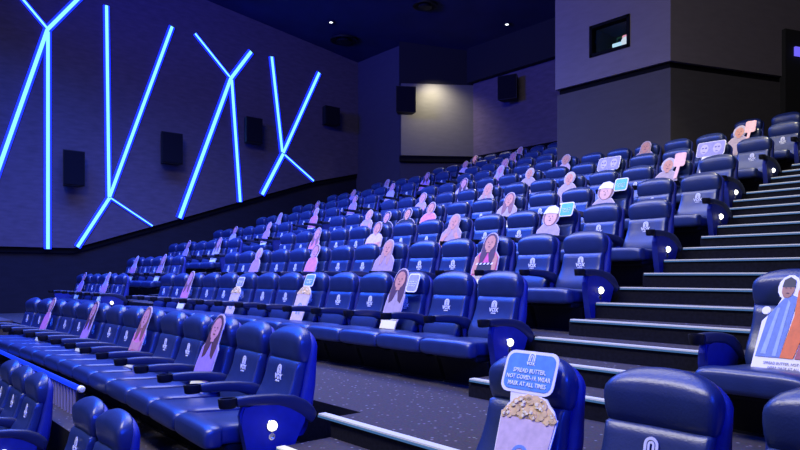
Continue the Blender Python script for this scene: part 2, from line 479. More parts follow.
def popcorn_card(x, y, z, label, dx=0, big=False, s=1.0, sign=True, signcol=(.10, .28, .60), foot=(-.33, .40), top=(-.105, .99), tint_c=(.66, .50, .52)):
    t = cutout_frame(x, y, z, label, name='popcorn_cutout', dx=dx, group='popcorn bucket cutouts', foot=foot, top=top)
    W = .17*s
    hh = .40*s
    cup = [(-W*.84, .0), (W*.84, .0), (W, hh), (-W, hh)]
    rng = random.Random(5)
    bl = []
    for i in range(80):
        a = rng.uniform(-1, 1); u = rng.random()
        mound = .100*s*(1-abs(a)**2.4) + .012
        bl.append(ell(a*W*.93, hh-.012*s + mound*u, .017*s*rng.uniform(.7, 1.2), .015*s*rng.uniform(.7, 1.2), 7))
    mo = [(-W*1.03, hh-.02)] + [(-W*1.03+2.06*W*i/12, hh + (.115*s*(1-abs(-1+2*i/12)**2.4)) + (.008 if i % 2 else 0)) for i in range(13)] + [(W*1.03, hh-.02)]
    slab('card_backing', [grow(cup, .012), mo], M['card'], t, .006, .006)
    slab('print_cup', [cup], tint('cup', tint_c), t, -.002, .002)
    bm = bmesh.new()
    prism(bm, [(mo[0][0]*.97, hh-.012)] + [(q[0]*.96, q[1]-.008) for q in mo[1:-1]] + [(mo[-1][0]*.97, hh-.012)], 'y', -.004, .0)
    for i, p in enumerate(bl): prism(bm, p, 'y', -.006-.0006*(i % 7), -.001)
    for i, p in enumerate(bl[::3]): prism(bm, [(q[0]+.004, q[1]-.004) for q in grow(p, -.008*s)], 'y', -.0115-.0004*(i % 5), -.006, 1)
    finish(bm, 'print_popcorn', [tint('popcorn', (.78, .54, .24)), tint('kernel', (.95, .80, .48))], t)
    bm = bmesh.new()
    arch(bm, 0, hh*.22, .105*s, hh*.42, .017*s, -.0045); arch(bm, 0, hh*.22, .055*s, hh*.34, .013*s, -.0045)
    finish(bm, 'print_arch', tint('arch_blue', (.16, .30, .62)), t)
    if sign:
        if big: sign_part(t, -.05, hh+.225*s, .34*s, .225*s, signcol, big=True); slab('sign_tail', [[(-.12, hh+.04), (-.05, hh+.07), (-.04, hh+.13), (-.14, hh+.13)]], M['card'], t, .003, .003)
        else: sign_part(t, .03, hh+.20*s, .25*s, .19*s, signcol); slab('sign_tail', [[(-.02, hh), (.03, hh), (.03, hh+.14), (-.02, hh+.14)]], M['card'], t, .003, .003)
    return t

exec_rows = []
# ------------------------------------------------------------------ seats + cutouts
LAV = (.46, .24, .66); PINK = (.72, .22, .46); PALE = (.40, .27, .36); WHT = (.42, .32, .33)  # LAV and PINK hold the coloured light of the left side in the print
SKL = (.58, .27, .34); SKN = (.60, .27, .17)  # SKL is skin with that purple light mixed into its colour
def cut_variety(k, n, x, y, z, where, side):
    """which figure stands on this seat"""
    key = (side, k, n)
    tab = {
     ('m', -1, 2): dict(hair='dark', shirt=(.34, .22, .60), skin=SKL, desc='violet long-haired figure', w=.30, dx=.10),
     ('m', -1, 5): dict(hair='brown', shirt=PINK, skin=SKL, desc='pink figure with folded arms', w=.30, dx=.10, kind=2),
     ('m', -1, 8): dict(hair='dark', shirt=LAV, skin=SKL, desc='slim lavender figure', w=.26, dx=.10),
     ('m', -1, 11): dict(hair='brown', shirt=PINK, skin=SKL, desc='pink couple', w=.30, dx=.10, long_hair=False),
     ('m', 0, 11): dict(hair='brown', shirt=PINK, skin=SKL, desc='pink woman', w=.28),
     ('m', 1, 2): dict(hair='dark', shirt=(.72, .10, .26), skin=SKN, desc='girl in pink holding a black clapper', w=.36),
     ('m', 1, 5): dict(hair='blonde', shirt=PALE, skin=SKN, desc='blonde woman in pale dress', w=.40, dx=.0),
     ('m', 1, 8): dict(hair='brown', shirt=PINK, skin=SKL, desc='pink figure with round sign', w=.30, long_hair=False),
     ('m', 1, 11): dict(hair='grey', shirt=LAV, skin=SKL, desc='lavender figure', w=.30, long_hair=False),
     ('m', 2, 5): dict(hair='blonde', shirt=PALE, skin=SKN, desc='blonde woman with raised hands', w=.40, kind=1),
     ('m', 2, 8): dict(hair='brown', shirt=(.66, .48, .56), skin=SKN, desc='short-haired man in pale pink shirt', w=.42, long_hair=False, kind=2),
     ('m', 2, 11): dict(hair='brown', shirt=PINK, skin=SKL, desc='pink long-haired woman', w=.30),
     ('m', 3, 5): dict(hair='brown', shirt=WHT, skin=SKN, desc='brown-haired woman in white', w=.40),
     ('m', 3, 9): dict(hair='black', shirt=(.012, .012, .018), skin=SKN, desc='black-clothed person with dark hair', w=.52, long_hair=False, h=.58),
     ('m', 3, 10): dict(hair='black', shirt=(.014, .012, .02), skin=SKL, desc='second black-clothed person', w=.50, long_hair=False, h=.56),
     ('m', 3, 8): dict(hair='brown', shirt=PINK, skin=SKN, desc='man with folded arms', w=.40, long_hair=False, kind=2),
    }
    d = tab.get(key)
    if key == ('m', 0, 2): 
        t = person_card(x, y, z, 'cardboard cutout of dark-haired figure beside grey sign, first row above walkway', hair='dark', shirt=WHT, skin=SKN, long_hair=True, w=.26, dx=-.05)
        sign_part(t, .20, .50, .17, .20, (.34, .34, .52)); return
    if key == ('m', 0, 5):
        popcorn_card(x, y, z, 'cardboard popcorn bucket with light blue sign, sixth seat of first row above walkway', s=.86, signcol=(.14, .34, .72)); return
    if key == ('m', 0, 8):
        popcorn_card(x, y, z, 'cardboard popcorn bucket with lavender sign, ninth seat of first row above walkway', s=.80, signcol=(.30, .30, .70)); return
    if key in (('m', 2, 2), ('m', 3, 2)):
        row = above(k)
        t = person_card(x, y, z, f'cardboard cutout of a man in white cap beside a green sign, {row}', hair='brown', shirt=WHT, skin=(.74, .42, .34), long_hair=False, w=.34, dx=-.05, hs=1.35, h=.62)
        slab('print_cap', [[(-.125, .525), (-.02, .535), (.105, .515), (.105, .59), (.03, .635), (-.06, .625), (-.10, .58)]], M['card'], t, -.009, .003)
        sign_part(t, .21, .57, .20, .19, (.10, .50, .34)); return
    if key in (('m', 5, 1), ('m', 5, 4)):
        t = cutout_frame(x, y, z, f'cardboard cutout, lavender board printed with two faces, {where}')
        slab('card_backing', [bubble(.44, .26, .04, 0, .50), [(-.12, 0), (.12, 0), (.12, .42), (-.12, .42)]], M['card'], t, .006, .006)
        slab('print_body', [bubble(.42, .24, .035, 0, .50)], tint('lavender_board', (.30, .28, .56)), t, -.002, .002)
        for sx in (-.10, .10):
            f = slab('print_face', [ell(sx, .50, .065, .085)], tint('pale_lilac', (.50, .45, .66)), t, -.004, .002)
            slab('print_features', [ell(sx-.025, .52, .018, .014, 8), ell(sx+.025, .52, .018, .014, 8), ell(sx, .45, .025, .007, 6)], tint('features_blue', (.14, .12, .34)), f, -.0065, .001)
        return
    if key in (('m', 4, 1), ('m', 6, 1)):
        t = person_card(x, y, z, f'cardboard cutout, grey-haired person holding a pink sign, {where}', hair='grey', shirt=WHT, skin=SKN, long_hair=False, w=.34, dx=-.06)
        slab('sign_board', [bubble(.17, .22, .03, .17, .60), [(.12, .30), (.17, .30), (.19, .50), (.14, .50)]], tint('pink_sign', (.88, .50, .46)), t, -.010, .004); return
    if d is None:
        r = random.Random(k*31+n*7+(5 if side == 'l' else 0))
        if side == 'l' or x < -9:  # prints on the left carry the purple and pink light in their colour
            opts = [('lavender', LAV, SKL), ('pink', PINK, SKL), ('violet', (.40, .28, .66), SKL), ('pale lilac', (.52, .44, .70), SKL)]
        else:
            opts = [('white-shirted', WHT, SKN), ('pink-shirted', (.66, .44, .48), SKN), ('lilac', PALE, SKN), ('grey-shirted', (.40, .38, .44), SKN)]
        cname, shirt, skin = opts[(k+n) % 4]
        hn = ['brown', 'dark', 'blonde', 'grey'][r.randrange(4)]
        lh = r.random() < .5
        d = dict(hair=hn, shirt=shirt, skin=skin, long_hair=lh, w=r.choice((.30, .34, .38)), kind=r.choice((0, 1, 2)),
                 desc=f'{cname} {"long-haired" if lh else "short-haired"} person')
    d = dict(d); desc = d.pop('desc')
    t = person_card(x, y, z, f'cardboard cutout, {desc}, {where}', **d)
    if key == ('m', 1, 2):
        bd = slab('print_clapper', [[(-.14, .16), (.13, .16), (.13, .29), (-.14, .29)]], tint('clapper', (.02, .02, .03)), t, -.008, .003)
        bm = bmesh.new()
        for i in range(5): prism(bm, [(-.135+.055*i, .265), (-.11+.055*i, .265), (-.095+.055*i, .287), (-.12+.055*i, .287)], 'y', -.013, -.011)
        finish(bm, 'print_stripes', M['card'], bd)
        for s in (-1, 1):
            slab('print_arm', [[(s*.165, .15), (s*.17, .33), (s*.13, .40), (s*.10, .30), (s*.12, .16)]], tint('skin_%d_%d' % (int(SKN[0]*99), int(SKN[1]*99)), SKN), t, -.010, .002)
    if key == ('m', 1, 8):
        sign_part(t, .0, .50, .20, .10, (.66, .34, .60))

def main_row(k, y, z, x0, count, cuts, rowname, curved=False, skip=()):
    for n in range(count):
        if n in skip: continue
        x = x0 - S*n; yy = y + (awayY(x) if curved else 0)
        rz = -math.atan(2*.0098*(x+7.72)) if curved else 0
        kind = 'rend' if n == 0 else ('lopen' if n == count-1 else 'mid')
        put_seat(kind, x, yy, z, main_label(n, rowname), 'cinema seats in the middle block', rz)
        if n in cuts:
            cut_variety(k, n, x, yy, z, f'{ORD[n]} seat of {rowname}', 'm')

def left_row(k, y, z, x0, count, cuts, rowname):
    for n in range(count):
        x = x0 - S*n
        kind = 'rend' if n == 0 else ('lend' if n == count-1 else 'mid')
        put_seat(kind, x, y, z, left_label(n, rowname), 'cinema seats in the left wall block')
        if n in cuts:
            cut_variety(k, n, x, y, z, f'{ORD[n]} seat of left wall block, {rowname}', 'l')

main_row(-1, AY, AZ, -4.05, 14, (2, 5, 8, 11), 'row in front of walkway', curved=True)
MAIN = {0: (14, (2, 5, 8, 11)), 1: (14, (2, 5, 8, 11)), 2: (14, (2, 5, 8, 11)), 3: (14, (2, 5, 8, 9, 10, 11)),
        4: (13, (1, 4, 7, 10)), 5: (13, (1, 4, 7, 10)), 6: (13, (1, 4, 7, 10)), 7: (13, ()), 8: (13, ()), 9: (13, ())}
for k in range(0, 7):
    main_row(k, RY(k), RZ(k), XR[k], MAIN[k][0], MAIN[k][1], above(k))
LEFT = {0: (6, (1, 4)), 1: (6, (1, 4)), 2: (7, (1, 4)), 3: (7, (1, 4)), 4: (7, (1, 4)), 5: (7, (1, 4)), 6: (7, (1, 4)), 7: (6, (1, 4))}
for k in range(0, 8):
    left_row(k, RY(k), RZ(k), XL[k], LEFT[k][0], LEFT[k][1], above(k))
# top rows: a few seats right of the projection booth, the rest left of it
TOP = {7: (-9.3, 6, (0, 3)), 8: (-9.45, 10, (1, 4, 7)), 9: (-11.4, 6, (2, 5))}
for k in (7, 8, 9):
    x0, cnt, cuts = TOP[k]
    for n in range(cnt):
        kind = 'lend' if n == cnt-1 else 'mid'
        nm = 'nearest the projection booth' if n == 0 else ORD[n] + ' from the projection booth'
        put_seat(kind, x0 - S*n, RY(k), RZ(k), f'blue cinema seat {nm}, {above(k)}', 'cinema seats left of the projection booth')
        if n in cuts: cut_variety(k, n, x0-S*n, RY(k), RZ(k), f'{ORD[n]} from the booth, {above(k)}', 'm')
for n, x in enumerate((-4.6, -5.25)):
    put_seat('rend' if n == 0 else 'lend', x, RY(7), RZ(7), ['dark cinema seat at the stair aisle beside the projection booth', 'dark cinema seat tucked against the side of the projection booth'][n], 'cinema seats right of the projection booth')
# right block
put_seat('mid', -2.035, AY, AZ-.03, 'near cinema seat holding the big popcorn cutout, lower right', 'cinema seats in the right block')
put_seat('mid', -1.375, AY, AZ-.03, 'empty near cinema seat right beside the big popcorn cutout', 'cinema seats in the right block')
put_seat('mid', -.735, AY, AZ-.03, 'near cinema seat cut off by the lower right photo corner', 'cinema seats in the right block')
put_seat('rlend', -1.56, RY(0), RZ(0), 'cinema seat holding the cutout of two robed people, right edge', 'cinema seats in the right block')
# lowest row
for i, x in enumerate((-4.45, -5.03, -6.62, -7.22, -7.82)):
    put_seat(['rend', 'lend', 'solo_r', 'mid', 'mid'][i], x, ZY, ZZ, 'blue seat of the lowest row, ' + ['rightmost of the pair right of the railing end', 'left one of the pair right of the railing end', 'rightmost of the group before the blue railing', 'second of the group before the blue railing', 'third of the group before the blue railing'][i], 'cinema seats in the lowest row')

popcorn_card(-2.035, AY, AZ-.03, 'big popcorn bucket cutout with blue face mask reminder sign, lower right', dx=.105, big=True, s=.90, foot=(-.32, .385), top=(-.12, .91), tint_c=(.84, .76, .70))

# two robed people
def robed_cutout():
    t = cutout_frame(-1.56, RY(0), RZ(0), 'cardboard cutout of two people in blue and orange robes, right edge', dx=.075, foot=(-.46, .385), top=(-.13, .92))
    t['group'] = 'cardboard audience cutouts'
    board = [(-.24, 0), (.32, 0), (.32, .52), (.20, .60), (-.10, .60), (-.155, .46), (-.24, .36)]
    slab('card_backing', [board, ell(-.09, .62, .085, .095), ell(.09, .62, .085, .09), ell(-.225, .44, .035, .03)], M['card'], t, .006, .006)
    slab('print_blue_robe', [[(-.225, .10), (-.04, .10), (.0, .54), (-.08, .57), (-.15, .47), (-.20, .40)]], tint('robe_blue', (.12, .20, .42)), t, -.002, .002)
    slab('print_robe_fold', [[(-.19, .12), (-.15, .12), (-.12, .46), (-.14, .46)], [(-.10, .11), (-.07, .11), (-.05, .50), (-.07, .52)]], tint('robe_pale', (.30, .40, .58)), t, -.004, .001)
    slab('print_orange_stole', [[(-.04, .10), (.06, .10), (.10, .30), (.05, .56), (-.01, .60), (.0, .40)]], tint('stole', (.74, .14, .02)), t, -.003, .002)
    slab('print_red_robe', [[(.07, .10), (.30, .10), (.31, .48), (.18, .55), (.07, .50), (.10, .30)]], tint('robe_red', (.36, .08, .10)), t, -.002, .002)
    f = slab('print_face', [ell(-.09, .60, .048, .066)], tint('skin_brown', (.36, .16, .10)), t, -.004, .002)
    slab('print_features', [ell(-.108, .61, .008, .005, 6), ell(-.074, .61, .008, .005, 6), ell(-.09, .57, .014, .005, 6)], tint('features', (.16, .06, .07)), f, -.0065, .001)
    slab('print_hair', [[(-.14, .615), (-.04, .615), (-.045, .67), (-.09, .695), (-.135, .67)]], tint('hair_black', HAIRS['black']), t, -.0045, .002)
    f2 = slab('print_face', [ell(.09, .60, .048, .062)], tint('skin_red', (.50, .16, .14)), t, -.004, .002)
    slab('print_features', [ell(.072, .61, .008, .005, 6), ell(.106, .61, .008, .005, 6), ell(.09, .57, .014, .005, 6)], tint('features', (.16, .06, .07)), f2, -.0065, .001)
    bm = bmesh.new()
    tt = bmesh.new(); add_text(tt, 'SPREAD BUTTER, NOT COVID-19', .026, 0, 0); merge(bm, tt, Matrix.Translation((.04, -.003, .06)) @ Matrix.Rotation(PI/2, 4, 'X'))
    tt = bmesh.new(); add_text(tt, 'WEAR MASK AT ALL TIMES', .026, 0, 0); merge(bm, tt, Matrix.Translation((.04, -.003, .028)) @ Matrix.Rotation(PI/2, 4, 'X'))
    finish(bm, 'print_caption', tint('caption', (.35, .33, .40)), t)
    t.scale = (.72, 1, .92)
robed_cutout()

# ------------------------------------------------------------------ tiers, stairs, nosings
BOT = -2.6
def rowX(k): 
    if k == -1: return -4.05
    return XR[k]
def row_span(k):
    """(y0,y1) of the seat platform of row k"""
    return (2.56, RY(0)+.12) if k == 0 else (RY(k-1)+.12, RY(k)+.12)
bm = bmesh.new()
def plat(x0, x1, y0, y1, z): box(bm, x0, x1, y0, y1, BOT, z)
# lowest levels
plat(WL, WR, -9, ZY+.12, ZZ)
plat(WL, -4.45+.4, ZY+.12, AY-.15, AZ)                   # platform of the row in front of walkway
plat(-4.05, -2.36, ZY+.12, 1.70, AZ); plat(-2.36, WR, ZY+.12, AY-.15, AZ)
plat(WL, -3.66, AY-.15, AY+.16, AZ); plat(-2.36, WR, AY-.15, AY+.16, AZ)
for k in range(0, 10):
    y0, y1 = row_span(k); z = RZ(k)
    if k == 0:
        plat(WL, WR, AY+.16, 3.75, z)
        y0 = 3.75
        plat(-3.66, -2.36, 2.50, AY+.16, z)
    xl = XL.get(k, -13.4)
    xm0 = rowX(k) - S*(MAIN[k][0]-1) - .36; xm1 = rowX(k)+.365
    plat(WL, xl+.365, y0, y1, z)
    plat(xm0, xm1, y0, y1, z)
    plat(-1.9, WR, y0, y1, z)
    # aisle treads
    for (a0, a1) in ((xm1, -1.9), (xl+.365, xm0)):
        if k > 0: plat(a0, a1, RY(k-1)+.12, RY(k)-.824, z)
        plat(a0, a1, RY(k)-.824, RY(k)-.423, z+.137)
        plat(a0, a1, RY(k)-.423, RY(k)-.022, z+.274)
        plat(a0, a1, RY(k)-.022, RY(k)+.12, z+RISE)
plat(-3.66, -2.36, 1.70, 2.10, AZ+.131); plat(-3.66, -2.36, 2.10, 2.50, AZ+.262)
plat(WL, WR, RY(9)+.12, 19, RZ(9))
bmesh.ops.recalc_face_normals(bm, faces=bm.faces)
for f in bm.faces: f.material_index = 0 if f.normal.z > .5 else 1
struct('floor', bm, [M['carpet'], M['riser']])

tn = [0]
def nosing(x0, x1, y, z, warm=False, blue=True):
    bm = bmesh.new()
    box(bm, x0+.01, x1-.01, y-.012, y+.045, z-.002, z+.008, 0)
    box(bm, x0+.01, x1-.01, y-.016, y-.004, z-.016, z-.004, 1)
    tn[0] += 1
    struct('trim_%d' % tn[0], bm, [M['nosing_warm'] if warm else M['nosing'], M['led_step']])
nosing(-3.66, -2.36, 1.70, AZ+.131); nosing(-3.66, -2.36, 2.10, AZ+.262, warm=True); nosing(-3.80, -2.36, 2.50, RZ(0))
for k in range(0, 8):
    xm1 = rowX(k)+.375
    nosing(xm1, -1.9, RY(k)-.824, RZ(k)+.137); nosing(xm1, -1.9, RY(k)-.423, RZ(k)+.274); nosing(xm1, -1.9, RY(k)-.022, RZ(k)+RISE)

# ------------------------------------------------------------------ walls
# left wall: dark wainscot below, protruding acoustic wall above the sloping line
line = [(-6, .70), (4.75, .72), (6.85, 1.40), (10.3, 2.54), (12.2, 3.15), (14.15, 3.62)]
bm = bmesh.new(); prism(bm, [(-9, BOT), (14.3, BOT), (14.3, 9.5), (-9, 9.5)], 'x', WL-.3, WL-.02); struct('wall_left', bm, M['wainscot'])
bm = bmesh.new(); prism(bm, line + [(14.15, ceil_z(14.15)+.2), (-6, ceil_z(-6)+.2)], 'x', WL-.02, WL+.10)
tag(finish(bm, 'acoustic_wall_panel', M['wall_left']), 'large grey-violet acoustic panel covering the left wall above its dark base', 'wall panel')
bm = bmesh.new()
prism(bm, [(y, z-.14) for y, z in line] + [(y, z-.01) for y, z in reversed(line)], 'x', WL-.02, WL+.04); struct('trim_left', bm, M['trim'])
# back left return, slanted wall, back wall
def vwall(name, p, q, z0, z1, m, th=.2, kind=True, mi=None):
    (x0, y0), (x1, y1) = p, q
    d = Vector((x1-x0, y1-y0)).normalized(); n = Vector((-d.y, d.x))*th
    bm = bmesh.new(); prism(bm, [(x0, y0), (x1, y1), (x1+n.x, y1+n.y), (x0+n.x, y0+n.y)], 'z', z0, z1)
    return struct(name, bm, m) if kind else finish(bm, name, m)
vwall('wall_back_left', (WL, 14.0), (-16.34, 14.0), BOT, 9.0, M['booth_lower'])
vwall('wall_back_slanted', (-16.40, 13.90), (-14.9, 15.9), BOT, 9.0, M['booth_lower'])
vwall('wall_back', (-14.95, 15.9), (3.2, 15.9), BOT, 9.0, M['booth_lower'])
def off(p, q, d):
    v = Vector((q[0]-p[0], q[1]-p[1])).normalized(); n = Vector((v.y, -v.x))*d
    return (p[0]+n.x, p[1]+n.y), (q[0]+n.x, q[1]+n.y)
a, b = off((-16.30, 13.85), (-14.93, 15.85), .12)
tag(vwall('acoustic_wall_panel', a, b, 3.85, 6.15, M['wall_back'], .14, False), 'warm lit beige panel on the slanted rear corner wall', 'wall panel')
tag(vwall('acoustic_wall_panel', (-14.88, 15.72), (-8.9, 15.72), 3.85, 6.2, M['wall_left'], .14, False), 'dim violet panel on the rear wall left of the booth', 'wall panel')
a, b = off((-16.33, 13.82), (-14.93, 15.85), .10)
vwall('trim_back_slanted', a, b, 3.66, 3.84, M['trim'], .14)
vwall('trim_back', (-14.88, 15.74), (-8.9, 15.74), 3.68, 3.84, M['trim'], .12)
vwall('trim_soffit', (-14.95, 15.5), (-8.5, 15.5), 6.2, 9, M['black_wall'], .2)
a, b = off((-16.33, 13.82), (-14.93, 15.85), .06)
vwall('trim_soffit_slanted', a, b, 6.15, 9, M['black_wall'], .2)
# booth
BX0, BX1, BY = -8.80, -6.23, 11.93
e = (BX1+.342*5.2, BY+.94*5.2)
dn = (BX1+.342*3.05, BY+.94*3.05)
bm = bmesh.new(); prism(bm, [(BX0, BY), (BX1, BY), e, (BX0, e[1])], 'z', BOT, 3.90); struct('wall_booth_lower', bm, M['booth_lower'])
bm = bmesh.new()
prism(bm, [(BX0+.03, BY+.05), (BX1-.04, BY+.05), (e[0]-.05, e[1]), (BX0+.03, e[1])], 'z', 3.90, 4.02); struct('trim_booth', bm, M['trim'])
# upper body with the window opening: built of blocks round the opening
wx0, wx1, wz0, wz1 = -7.93, -7.06, 4.52, 5.12
bm = bmesh.new()
UT = 8.6
prism(bm, [(BX0-.02, BY-.04), (wx0, BY-.04), (wx0, e[1]), (BX0-.02, e[1])], 'z', 4.02, UT)
prism(bm, [(wx1, BY-.04), (BX1+.02, BY-.04), (e[0]+.04, e[1]), (wx1, e[1])], 'z', 4.02, UT)
prism(bm, [(wx0, BY-.04), (wx1, BY-.04), (wx1, e[1]), (wx0, e[1])], 'z', 4.02, wz0)
prism(bm, [(wx0, BY-.04), (wx1, BY-.04), (wx1, e[1]), (wx0, e[1])], 'z', wz1, UT)
prism(bm, [(wx0, BY+1.0), (wx1, BY+1.0), (wx1, e[1]), (wx0, e[1])], 'z', wz0, wz1)
struct('wall_booth_upper', bm, M['booth_upper'])
bm = bmesh.new()
for q in ((wx0-.02, wx0+.04, wz0-.02, wz1+.02), (wx1-.04, wx1+.02, wz0-.02, wz1+.02), (wx0, wx1, wz0-.02, wz0+.04), (wx0, wx1, wz1-.04, wz1+.02)):
    box(bm, q[0], q[1], BY-.07, BY+.10, q[2], q[3])
wf = struct('window_1', bm, M['trim'])
g, gnt, gb = new_mat('booth_glass'); gb.inputs['Base Color'].default_value = (.5, .7, .6, 1); gb.inputs['Transmission Weight'].default_value = 1; gb.inputs['Roughness'].default_value = .02; gb.inputs['IOR'].default_value = 1.05
bm = bmesh.new(); box(bm, wx0+.02, wx1-.02, BY+.0, BY+.012, wz0+.02, wz1-.02); o = finish(bm, 'window_pane', g, wf)
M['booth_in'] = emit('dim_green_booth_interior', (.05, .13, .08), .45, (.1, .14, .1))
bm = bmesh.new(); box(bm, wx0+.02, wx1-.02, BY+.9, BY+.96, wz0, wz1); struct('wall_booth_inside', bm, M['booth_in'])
t = thing('film_projector', 'projector glowing white and pink behind the booth window', 'projector', (-7.30, BY+.45, 4.52))
bm = bmesh.new(); rbox(bm, -.20, .26, -.2, .25, .02, .32, .02, 2); finish(bm, 'housing', M['dark_metal'], t)
bm = bmesh.new(); lathe(bm, [(.09, 0), (.09, .08), (.07, .08), (.001, .07)], 18, Matrix.Translation((.02, -.19, .20)) @ Matrix.Rotation(PI/2, 4, 'X')); finish(bm, 'lens', M['screen_on'], t, True)
bm = bmesh.new(); rbox(bm, -.28, .02, -.26, -.2, .14, .22, .01, 1); finish(bm, 'display_panel', emit('panel_glow', (.6, .7, 1), 1.6), t)
bm = bmesh.new(); rbox(bm, -.05, .16, -.265, -.2, .27, .33, .01, 1); finish(bm, 'status_light', emit('status_glow', (1, .3, .45), 1.5), t)
# doorway at the far end of the booth side
def on_side(a_, o_=0.0): return (BX1+.342*a_+.94*o_, BY+.94*a_-.342*o_)
bm = bmesh.new(); prism(bm, [on_side(2.78, .12), on_side(4.6, .12), on_side(4.6, -.02), on_side(2.78, -.02)], 'z', RZ(7), 4.95); struct('door_1', bm, M['black_wall'])
p0 = on_side(3.0, .13); p1 = on_side(3.35, .13)
bm = bmesh.new(); prism(bm, [p0, p1, on_side(3.35, .17), on_side(3.0, .17)], 'z', 4.42, 4.60)
tag(finish(bm, 'exit_light_box', emit('violet_sign_glow', (.15, .12, .9), 1.2)), 'small violet lit box above the dark doorway at the right edge', 'sign')
# right, front walls, ceiling
bm = bmesh.new(); box(bm, WR, WR+.3, -9, 19, BOT, 10.6); struct('wall_right', bm, M['wainscot'])
bm = bmesh.new(); box(bm, WL-.3, WR+.3, -9.3, -9, BOT, 10.6); struct('wall_front', bm, M['black_wall'])
bm = bmesh.new(); prism(bm, [(-9.3, ceil_z(-9.3)), (19, ceil_z(19)), (19, ceil_z(19)+.3), (-9.3, ceil_z(-9.3)+.3)], 'x', WL-.3, WR+.3); struct('ceiling', bm, M['ceiling'])

# ------------------------------------------------------------------ LED lines on the left wall (pixels of the drawing turned into wall points)
F_, CX_, CY_, YAW = 665.0, 400.0, 275.5, math.radians(49.71)
C_, S_ = math.cos(YAW), math.sin(YAW)
def on_left_wall(x, y, W=WL+.10):
    t_ = (x-CX_)/F_; k_ = (t_*C_-S_)/(C_+t_*S_); Y = W/k_
    zc = -S_*W + C_*Y
    return (Y, (CY_-y)*zc/F_)
LW = WL+.10
def led_segment(t, org, a_, b_, w):
    a2 = Vector(a_); b2 = Vector(b_); d = (b2-a2).normalized(); n = Vector((-d.y, d.x)); o0 = Vector(org)
    def quad(wid): return [tuple(v-o0) for v in (a2+n*wid, b2+n*wid, b2-n*wid, a2-n*wid)]
    bm = bmesh.new(); prism(bm, quad(w*1.5), 'x', .006, .045); g_ = finish(bm, 'halo_channel', M['led_halo'], t)  # wide blue band drawn for the glow around the line
    bm = bmesh.new(); prism(bm, quad(w*.70), 'x', .0455, .056); finish(bm, 'diffuser', M['led_core'], g_)
LEDS = [
 ('glowing blue branching light figure nearest the left photo edge', [((81, -4), (47, 30), .062), ((47, 30), (-5, 178), .062), ((20, -3), (47, 29), .035), ((47.5, 32), (47.5, 249), .056)]),
 ('glowing blue light figure second from left, narrow V over a fork', [((106, 6), (108.5, 197), .052), ((171.5, 27), (109, 197), .055), ((109, 198), (77, 247), .056), ((110, 198), (152, 226), .022)]),
 ('glowing blue light figure third from left, Y on top of two legs', [((250.5, 52), (230, 79), .068), ((230, 79), (179, 218), .068), ((194.5, 34), (229, 77), .034), ((231, 80), (239.5, 202), .056)]),
 ('glowing blue light figure farthest back, V over a fork', [((271, 57), (281.5, 152), .056), ((318.5, 73), (282.5, 153), .060), ((282.5, 154), (261.5, 194.5), .068), ((284, 155), (313, 181), .030)]),
]
for lab, segs in LEDS:
    org = on_left_wall(*segs[0][1])
    t = thing('wall_light_figure', lab, 'wall light', (LW, org[0], org[1]), 0, 'blue light figures on the left wall')
    for (p_, q_, w_) in segs: led_segment(t, org, on_left_wall(*p_), on_left_wall(*q_), w_)

# ------------------------------------------------------------------ speakers, ceiling fittings
def speaker_on(loc, rz, w, h, d, label, group='wall speakers', tilt=0):
    t = thing('wall_speaker', label, 'speaker', loc, rz, group); t.rotation_euler = (tilt, 0, rz)
    bm = bmesh.new(); prism(bm, [(-w/2, 0), (w/2, 0), (w*.36, d), (-w*.36, d)], 'z', 0, h); finish(bm, 'cabinet', M['black'], t)
    bm = bmesh.new(); rbox(bm, -w/2+.02, w/2-.02, -.02, .0, .02, h-.02, .008, 1); finish(bm, 'grille', M['speaker_cloth'], t)
    bm = bmesh.new(); box(bm, -.05, .05, d, d+.12, h*.4, h*.6); finish(bm, 'bracket', M['dark_metal'], t)
def wall_speaker_px(xc, yb, yt, wpx, label):
    y0, z0 = on_left_wall(xc, yb, WL+.45); y1, z1 = on_left_wall(xc, yt, WL+.45)
    ya, _ = on_left_wall(xc-wpx/2, yb, WL+.45); yb_, _ = on_left_wall(xc+wpx/2, yb, WL+.45)
    speaker_on((WL+.55, y0, z0), PI/2, abs(yb_-ya)*.85, z1-z0, .30, label)
wall_speaker_px(73, 186, 151, 26, 'black wall speaker right of the tall vertical light line, left wall')
wall_speaker_px(171, 164, 133, 25, 'black wall speaker between the second and third light figures, left wall')
wall_speaker_px(253, 143, 118, 19, 'dim wall speaker right of the third light figure, left wall')
wall_speaker_px(331, 125, 107, 17, 'dim wall speaker farthest back on the left wall')
def ray_point(x, y, dist):
    t_ = (x-CX_)/F_
    return (C_*t_*dist - S_*dist, S_*t_*dist + C_*dist, (CY_-y)*dist/F_)
p = ray_point(406, 112, 20.6); speaker_on(p, math.radians(56), .62, .80, .35, 'black speaker at the top left of the beige corner panel', 'rear speakers')
p = ray_point(507, 99, 19.8); speaker_on(p, math.radians(20), .60, .72, .35, 'dark speaker hanging before the violet rear wall panel', 'rear speakers')
def ceil_hit(x, y):
    t_ = (x-CX_)/F_; dx, dy, dz = C_*t_-S_, S_*t_+C_, (CY_-y)/F_
    s_ = 9.24/(dz+.125*dy); return Vector((dx*s_, dy*s_, dz*s_))
DL = [((507, 23), 'spotlight nearest the camera'), ((422, 55), 'spotlight above the beige corner panel'), ((331, 21), 'spotlight over the left seats')]
